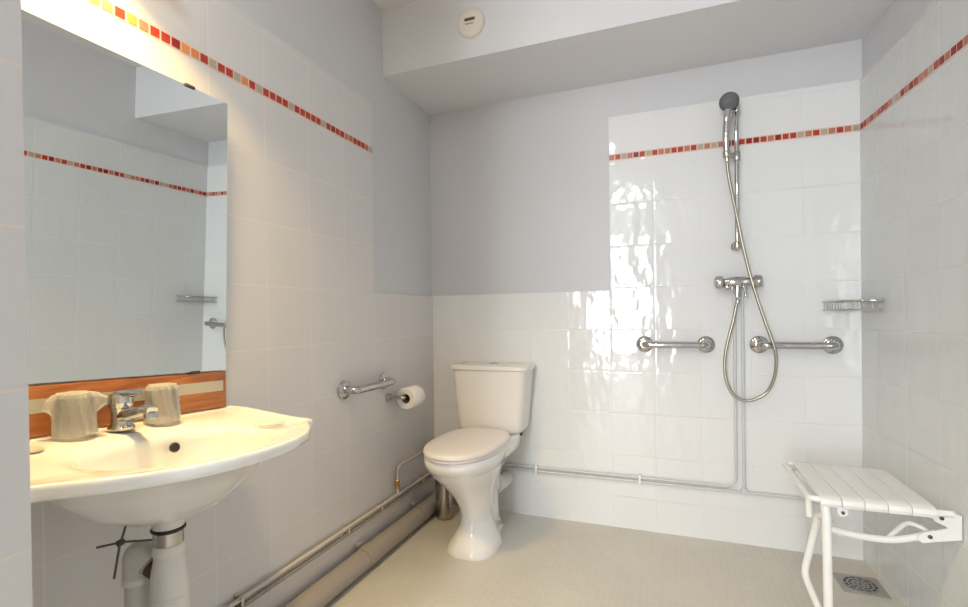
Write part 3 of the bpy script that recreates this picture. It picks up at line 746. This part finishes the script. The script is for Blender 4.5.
for i in range(2, 17):
    p = a1[i]; tube(bm, [p, (p[0] + (XR(YB) - .01 - p[0]) * .98, YB - .008, 1.030) if p[0] < .66 else (p[0], YB - .008, 1.030)], .0007, 6)
obj('wires', bm, M['chrome_dull'], t)

# ------------------------------------------------------------------ folding shower seat
SX0, SX1, SY0, SY1, SZ = .395, .705, 1.755, 2.150, .462
t = thing('folding_shower_bench', 'white fold down slatted shower seat fixed to the right wall', 'shower seat', (XR(1.95), 1.95, 0))
nsl = 5; SL0 = .422; wsl = (SX1 - SL0) / nsl
for i in range(nsl):
    a, b = SL0 + i * wsl + .0012, SL0 + (i + 1) * wsl - .0012
    bm = bmesh.new()
    prof = []
    # slat bends down over the tube at both ends
    ys = [(SY0 + .004, SZ - .030), (SY0 - .001, SZ - .020), (SY0 + .002, SZ - .008), (SY0 + .012, SZ - .001), (SY0 + .04, SZ), (SY1 - .04, SZ), (SY1 - .012, SZ - .001), (SY1 - .002, SZ - .008), (SY1 + .001, SZ - .020), (SY1 - .004, SZ - .030)]
    inn = [(SY1 - .012, SZ - .030), (SY1 - .010, SZ - .018), (SY1 - .02, SZ - .010), (SY0 + .02, SZ - .010), (SY0 + .010, SZ - .018), (SY0 + .012, SZ - .030)]
    prism(bm, ys + inn, a, b, axis='x', bevel=.0015)
    obj('slat', bm, M['white_plastic'], t, angle=35)
bm = bmesh.new()
tube(bm, fillet([(SX1 + .045, SY0 + .026, SZ - .021), (SX0 + .014, SY0 + .026, SZ - .022), (SX0 + .014, SY1 - .026, SZ - .022), (SX1 + .005, SY1 - .026, SZ - .021)], .05, 10), .0095, 16)
obj('seat_frame', bm, M['white_coat'], t)
# front edge lip at the outer end
bm = bmesh.new(); tube(bm, fillet([(SL0 + .01, SY0 + .014, SZ - .012), (SX0 + .002, SY0 + .014, SZ - .012), (SX0 + .002, SY1 - .020, SZ - .008), (SL0 + .01, SY1 - .020, SZ - .008)], .035, 8), .0088, 14)
obj('front_bumper', bm, M['white_plastic'], t)
bm = bmesh.new(); tube(bm, [(.436, 1.775, .448), (.440, 1.765, .40), (.443, 1.76, .0005)], .0125, 18); obj('leg', bm, M['white_coat'], t)
bm = bmesh.new(); tube(bm, fillet([(.485, 1.79, .345), (.452, 1.90, .362), (.443, 1.93, .27), (.415, 1.93, .14), (.440, 1.80, .06), (.440, 1.765, .03)], .03, 8), .011, 16); obj('brace', bm, M['white_coat'], t)
bm = bmesh.new(); tube(bm, [(.405, 1.82, .450), (.408, 1.82, .375)], .0095, 14); obj('stub', bm, M['white_coat'], t)
for yy, dz in ((1.80, 0), (2.09, 0)):
    bm = bmesh.new(); tube(bm, smooth_path([(.448, yy - .01, .356), (.52, yy, .340), (.60, yy, .338), (.655, yy, .350), (.72, yy + .01, .372)], 6), .0105, 16); obj('support_arm', bm, M['white_coat'], t)
    bm = bmesh.new(); tube(bm, smooth_path([(.605, yy + .002, .342), (.632, yy + .02, .362), (.662, yy + .03, .384), (.690, yy + .02, .380), (.708, yy + .01, .368)], 6), .007, 12); obj('hook', bm, M['white_coat'], t)
    xw = XR(yy) - .002
    top = .446 if yy < 1.9 else .41
    bm = bmesh.new(); box(bm, xw - .005, xw - .0005, yy - .012, yy + .03, .366, min(top, .436), .001)
    up = [(.740, .444), (.718, .446), (.706, .440), (.703, .425), (.712, .412), (.735, .402), (.742, .396)] if yy < 1.9 else [(.742, .40)]
    prism(bm, [(xw - .004, .366), (xw - .004, min(top, .436))] + up + [(.720, .388), (.690, .378), (.672, .366), (.672, .352), (.684, .345), (.71, .352)], yy - .012, yy - .008, axis='y')
    br = obj('wall_bracket', bm, M['white_coat'], t, smooth=False)
    for bx, bz in ((.727, .424), (.700, .366)):
        if yy > 1.9 and bz > .4: continue
        bm = bmesh.new(); lathe(bm, [(.0055, 0), (.0055, .003), (.003, .005), (.0001, .0052)], (bx, yy - .012, bz), (0, -1, 0), 14); obj('bolt', bm, M['black_metal'], br)
bm = bmesh.new(); prism(bm, [(.470, .433), (.470, .414), (.476, .404), (.486, .402), (.495, .408), (.498, .416), (.498, .433)], 1.772, 1.776, axis='y'); lug = obj('lug', bm, M['white_coat'], t, smooth=False)
bm = bmesh.new(); lathe(bm, [(.005, 0), (.005, .003), (.0001, .004)], (.484, 1.772, .414), (0, -1, 0), 14); obj('bolt', bm, M['black_metal'], lug)

# ------------------------------------------------------------------ floor drain
dx, dy = .655, 2.205
t = thing('floor_drain', 'round steel floor drain grate below the shower seat', 'drain', (dx, dy, 0))
bm = bmesh.new(); box(bm, dx - .072, dx + .072, dy - .072, dy + .072, .0002, .003, .001); obj('frame', bm, simple('drain_frame', (.40, .385, .35), .35, metal=.3), t)
bm = bmesh.new(); lathe(bm, [(.058, .003), (.058, .0036), (.0001, .0036)], (dx, dy, 0)); obj('well', bm, M['dark'], t)
bm = bmesh.new()
for r0, r1 in ((.052, .058), (.037, .043), (.022, .028), (.006, .012)):
    lathe(bm, [(r0, .0037), (r0, .0055), (r1, .0055), (r1, .0037), (r0, .0037)], (dx, dy, 0), seg=40, cap=False)
for k in range(12):
    a = 2 * PI * k / 12; c, s = math.cos(a), math.sin(a)
    prism(bm, [(dx + c * .008 - s * .002, dy + s * .008 + c * .002), (dx + c * .008 + s * .002, dy + s * .008 - c * .002), (dx + c * .056 + s * .002, dy + s * .056 - c * .002), (dx + c * .056 - s * .002, dy + s * .056 + c * .002)], .0037, .0052)
obj('grate', bm, M['grate'], t, angle=30)

# ------------------------------------------------------------------ round vent on the beam
vc = (-.788, 1.975, 2.281)
t = thing('wall_detector', 'round cream plastic detector with a dark slot on the ceiling beam', 'detector', vc)
bm = bmesh.new(); lathe(bm, [(.062, .0006), (.063, .004), (.061, .014), (.055, .020), (.042, .0215), (.0001, .022)], vc, (0, -1, 0), 48); obj('housing', bm, M['cream'], t, angle=50)
bm = bmesh.new(); box(bm, vc[0] - .022, vc[0] + .024, 1.9505, 1.954, vc[2] + .003, vc[2] + .014, .001); obj('slot', bm, M['black_metal'], t)
bm = bmesh.new(); box(bm, vc[0] - .018, vc[0] + .018, 1.9515, 1.954, vc[2] - .012, vc[2] - .008, .0008); obj('slot', bm, M['card'], t)

# ------------------------------------------------------------------ lights
def area(name, loc, target, sx, sy, power, col, shape='RECTANGLE', spread=180):
    l = bpy.data.lights.new(name, 'AREA'); l.shape = shape; l.size = sx; l.size_y = sy; l.energy = power; l.color = col
    l.spread = math.radians(spread)
    o = bpy.data.objects.new(name, l); COL.objects.link(o); o.location = loc
    d = Vector(target) - Vector(loc); o.rotation_euler = d.to_track_quat('-Z', 'Y').to_euler(); return o
area('daylight_window', ((WX0 + WX1) / 2, -4.28, (WZ0 + WZ1) / 2), ((WX0 + WX1) / 2, 0, (WZ0 + WZ1) / 2), WX1 - WX0, WZ1 - WZ0, 125, (.93, .965, 1.0))
area('bedroom_fill_light', (-.55, -1.6, 2.46), (-.55, -1.6, 0), .5, .5, 50, (.96, .98, 1), 'DISK')  # added overhead fill behind the camera, evens out the window light
area('bathroom_fill_light', (-.62, .55, 2.43), (-.62, .55, 0), .3, .3, 6.5, (.97, .98, 1), 'DISK')  # added fill, unseen, lifts the ambient level in the bathroom
area('mirror_lamp', (XL + .105, .72, 1.905), (XL + .25, .78, .77), .05, .36, 15.5, (1, .68, .22), spread=125)
w = bpy.data.worlds.new('sky'); scene.world = w; w.use_nodes = True
w.node_tree.nodes['Background'].inputs[0].default_value = (.75, .85, 1, 1); w.node_tree.nodes['Background'].inputs[1].default_value = .6

# ------------------------------------------------------------------ camera
cam = bpy.data.cameras.new('camera'); co = bpy.data.objects.new('camera', cam); COL.objects.link(co)
cam.sensor_width = 36; cam.sensor_fit = 'HORIZONTAL'; cam.lens = 36 * 492.0082 / 968; cam.shift_y = 15.3154 / 968; cam.clip_start = .02
r = Vector((0.935307773, 0.353605288, -0.012754194)); u = Vector((0.009577931, 0.010731065, 0.999896548)); f = Vector((-0.353705573, 0.935333173, -0.006650042))
m = Matrix.Identity(4)
for i in range(3): m[i][0], m[i][1], m[i][2] = r[i], u[i], -f[i]
m.translation = Vector((0, 0, 1.0253)); co.matrix_world = m
scene.camera = co
vs = scene.view_settings; vs.view_transform = 'Standard'; vs.look = 'None'; vs.exposure = -0.29; vs.gamma = 1; vs.use_curve_mapping = False
scene.cycles.use_denoising = True
scene.cycles.max_bounces = 12; scene.cycles.diffuse_bounces = 6; scene.cycles.glossy_bounces = 6; scene.cycles.transparent_max_bounces = 12
scene.cycles.caustics_reflective = False; scene.cycles.caustics_refractive = False
scene.cycles.sample_clamp_indirect = 6
